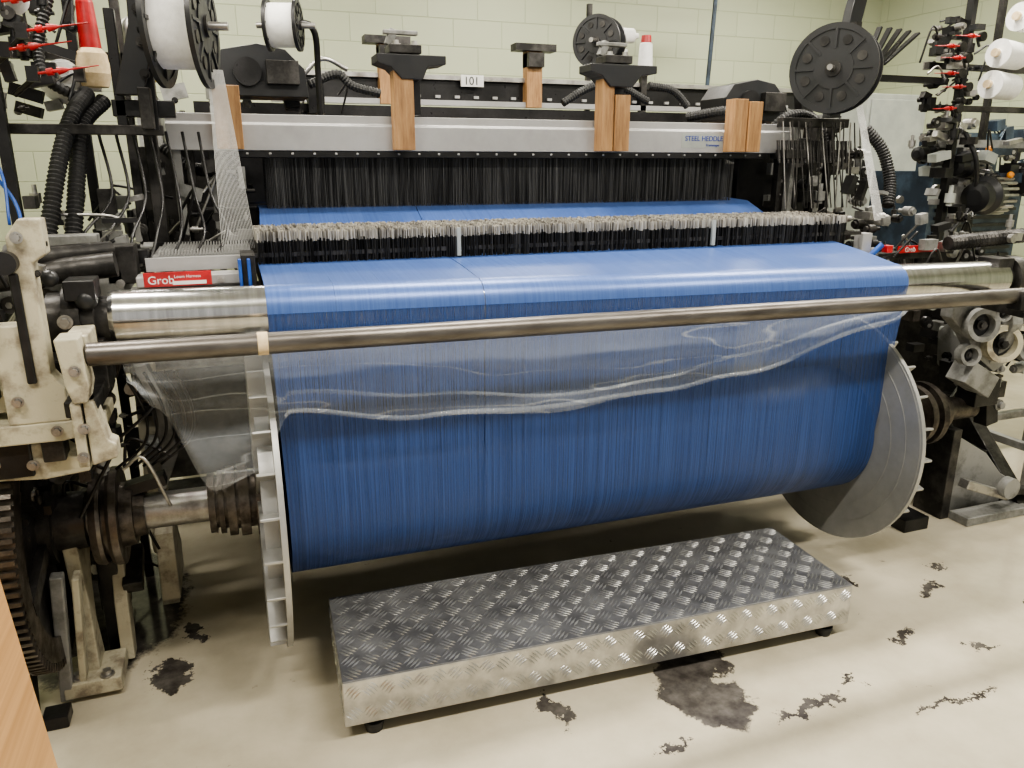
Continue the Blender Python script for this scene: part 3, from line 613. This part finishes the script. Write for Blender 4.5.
for (c,r_) in(((3.78,3.20,1.60),.07),((3.84,3.1,1.44),.10),((4.15,3.1,1.52),.09),((3.62,3.3,1.66),.05)):
    c=Vector(c); mb.rev(c,(-1,-.2,-.1),[(0,.3*r_),(0,r_),(.06,r_),(.09,r_*.8),(.14,r_*.75),(.15,r_*.4)],'black_plastic',28)
    for k in range(20):
        t=2*math.pi*k/20; mb.box(c+Vector((.02,math.cos(t)*r_,math.sin(t)*r_)),(.12,.012,.012),'worn_steel',(t,0,0))
    mb.b2(c.x,c.x+.25,c.y-.04,c.y+.05,c.z+r_*.6,c.z+r_*1.1,'blue_machine_paint'); mb.ball(c+Vector((.05,-.06,r_)),.018,'orange_plastic')
mb.b2(3.72,3.76,3.2,3.24,0,1.75,'grey_paint'); mb.b2(3.6,4.4,3.2,3.26,1.68,1.72,'grey_paint')
mb.tube([(3.6,3.1,1.75),(3.65,3.05,1.6),(3.72,3.1,1.4),(3.6,3.1,1.25)],.012,'black_plastic')
cluster(mb,3.50,4.1,3.1,3.4,1.30,1.72,60,['oily_black','black_plastic','grey_paint','worn_steel','cabinet_grey'],33,.03,.09)
mb.build('feeder_body',g,.003)
# ---------------------------------------------------------------- back loom
g=group('power_loom'); mb=MB()
mb.b2(.3,3.9,4.75,4.85,1.95,2.10,'oily_black'); mb.b2(.3,3.9,4.72,4.76,2.075,2.10,'worn_steel'); mb.b2(.3,3.9,4.70,4.76,1.93,1.96,'alu_beam')
for k in range(24): mb.b2(1.0+k*.12,1.03+k*.12,4.735,4.75,1.975,1.99,'alu_beam')
mb.b2(-.1,3.4,4.4,4.5,1.83,1.90,'oily_black'); mb.b2(-.1,3.4,4.35,4.4,1.78,1.81,'wood')
mb.b2(-.2,3.6,4.5,4.7,1.2,1.35,'dark_iron'); mb.b2(-.2,3.6,4.6,4.64,1.35,1.8,'oily_black')
for x in(-.3,3.7): mb.b2(x-.05,x+.05,4.2,5.4,0,1.9,'grey_paint')
mb.b2(1.80,1.90,4.68,4.75,1.93,2.25,'wood'); mb.box((1.85,4.7,2.27),(.26,.1,.04),'dark_iron'); mb.b2(.9,1.0,4.68,4.75,1.93,2.25,'wood'); mb.box((.95,4.7,2.27),(.26,.1,.04),'dark_iron')
mb.box((1.85,4.7,2.20),(.10,.11,.08),'dark_iron'); mb.box((.95,4.7,2.20),(.10,.11,.08),'dark_iron')
cluster(mb,-.2,.6,4.0,4.5,1.55,1.95,50,['dark_iron','oily_black','grey_paint'],41,.04,.12)
cluster(mb,3.0,3.9,3.9,4.5,1.45,1.95,60,['dark_iron','oily_black','grey_paint'],42,.04,.12)
mb.build('crown_beam',g,.004)
mb=MB()
for (x,y,z) in((.20,3.95,1.99),(2.86,3.95,1.93)):
    mb.prism([(x-.19,z-.10),(x-.20,z+.02),(x-.15,z+.09),(x,z+.12),(x+.12,z+.10),(x+.20,z+.02),(x+.21,z-.10)],'Y',y-.1,y+.15,'black_plastic')
    mb.box((x+.1,y-.12,z),(.14,.05,.1),'dark_iron'); mb.disc((x-.05,y-.11,z),(0,1,0),.06,.03,'oily_black')
mb.hose([(.42,3.9,1.95),(.55,3.9,2.0),(.62,3.9,1.95),(.75,3.9,1.92)],.022); mb.hose([(1.7,3.9,1.90),(1.85,3.9,1.98),(2.0,3.9,2.0),(2.2,3.9,1.92)],.022)
mb.hose([(2.2,3.9,2.0),(2.35,3.9,1.98),(2.45,3.9,1.9)],.022); mb.tube([(.36,3.9,1.95),(.48,3.88,2.06),(.6,3.9,2.02)],.01,'worn_steel')
mb.build('motor_covers',g,.02)
mb=MB(); mb.b2(1.39,1.53,4.70,4.715,2.04,2.105,'white_paper'); mb.build('number_plate',g); text('number','101',(1.405,4.698,2.05),.065,'ink_black',g)
g=group('yarn_creel'); mb=MB(); mb.b2(2.35,2.38,5.0,5.03,0,2.6,'dark_iron')
for (x,z,mt) in((2.3,2.35,'beige_yarn'),(2.42,2.30,'white_yarn'),(2.36,2.22,'white_yarn'),(2.5,2.4,'white_yarn')): cone(mb,(x,4.9,z),(1,-.3,0),mt,.05,.045,.13)
mb.rev((2.62,4.7,2.15),(0,0,1),[(0,.05),(.18,.04),(.2,.02)],'white_yarn'); mb.rev((2.62,4.7,2.33),(0,0,1),[(0,.035),(.05,.03)],'red_plastic')
mb.b2(2.6,2.64,4.7,4.74,0,2.15,'dark_iron')
mb.build('creel_body',g)
mb=MB(); mb.cyl((3.86,6.0,0),(3.98,6.0,3.0),.018,'blue_machine_paint'); mb.box((3.97,6,2.95),(.3,.05,.05),'blue_machine_paint'); mb.build('broom_pole')
g=group('electrical_cabinet'); mb=MB(); mb.b2(4.75,5.35,5.0,5.5,0,2.12,'cabinet_grey'); mb.b2(4.78,5.32,4.985,5.0,.1,2.08,'cabinet_grey'); mb.box((5.25,4.975,1.3),(.03,.03,.15),'black_plastic'); mb.build('cabinet_body',g,.01)
g=group('air_compressor'); mb=MB(); mb.b2(4.2,5.0,3.8,4.3,.1,1.55,'blue_machine_paint'); mb.b2(4.15,4.6,3.7,3.9,1.55,1.78,'blue_machine_paint')
for k in range(10): mb.b2(4.25,4.95,3.785,3.80,1.0+k*.05,1.02+k*.05,'oily_black')
cluster(mb,4.1,5.1,3.65,3.85,1.45,1.85,50,['blue_machine_paint','black_plastic','oily_black','worn_steel','cabinet_grey'],51,.04,.12)
for x in(4.25,4.95): mb.b2(x-.04,x+.04,3.85,4.25,0,.1,'rubber')
mb.build('machine_body',g,.006)
g=group('tubular_stand'); mb=MB()
for (x,y) in((3.75,2.55),(4.35,2.55),(3.75,3.0),(4.35,3.0)): mb.b2(x-.02,x+.02,y-.02,y+.02,0,.75,'grey_paint')
for z in(.18,.7):
    mb.b2(3.75,4.35,2.53,2.57,z,z+.04,'grey_paint'); mb.b2(3.75,4.35,2.98,3.02,z,z+.04,'grey_paint'); mb.b2(3.73,3.77,2.55,3.0,z,z+.04,'grey_paint'); mb.b2(4.33,4.37,2.55,3.0,z,z+.04,'grey_paint')
mb.build('stand_frame',g,.003)
g=group('cardboard_box'); mb=MB()
T=[(-.42,1.39),(-.42,.95),(-.95,.95),(-.95,1.39)]; Bt=[(-.355,1.41),(-.355,.93),(-1.0,.93),(-1.0,1.41)]
for p in Bt: mb.v.append(Vector((p[0],p[1],0)))
for p in T: mb.v.append(Vector((p[0],p[1],.96)))
mb.face([0,1,2,3],'cardboard'); mb.face([4,5,6,7],'cardboard')
for i in range(4): mb.face([i,(i+1)%4,4+(i+1)%4,4+i],'cardboard')
mb.b2(-.95,-.42,1.16,1.18,.96,.962,'beige_yarn'); mb.build('carton',g,.004)

# ---------------------------------------------------------------- world and camera
w=bpy.data.worlds.new('world'); bpy.context.scene.world=w; w.use_nodes=True
w.node_tree.nodes['Background'].inputs[0].default_value=(1,.97,.9,1); w.node_tree.nodes['Background'].inputs[1].default_value=.65
cam=bpy.data.cameras.new("camera"); co=bpy.data.objects.new("camera",cam); COL.objects.link(co)
co.location=(0,0,1.6); co.rotation_euler=(math.radians(74),0,-math.radians(20)); cam.lens=770/1024*36; cam.sensor_width=36; cam.clip_start=.02
bpy.context.scene.camera=co
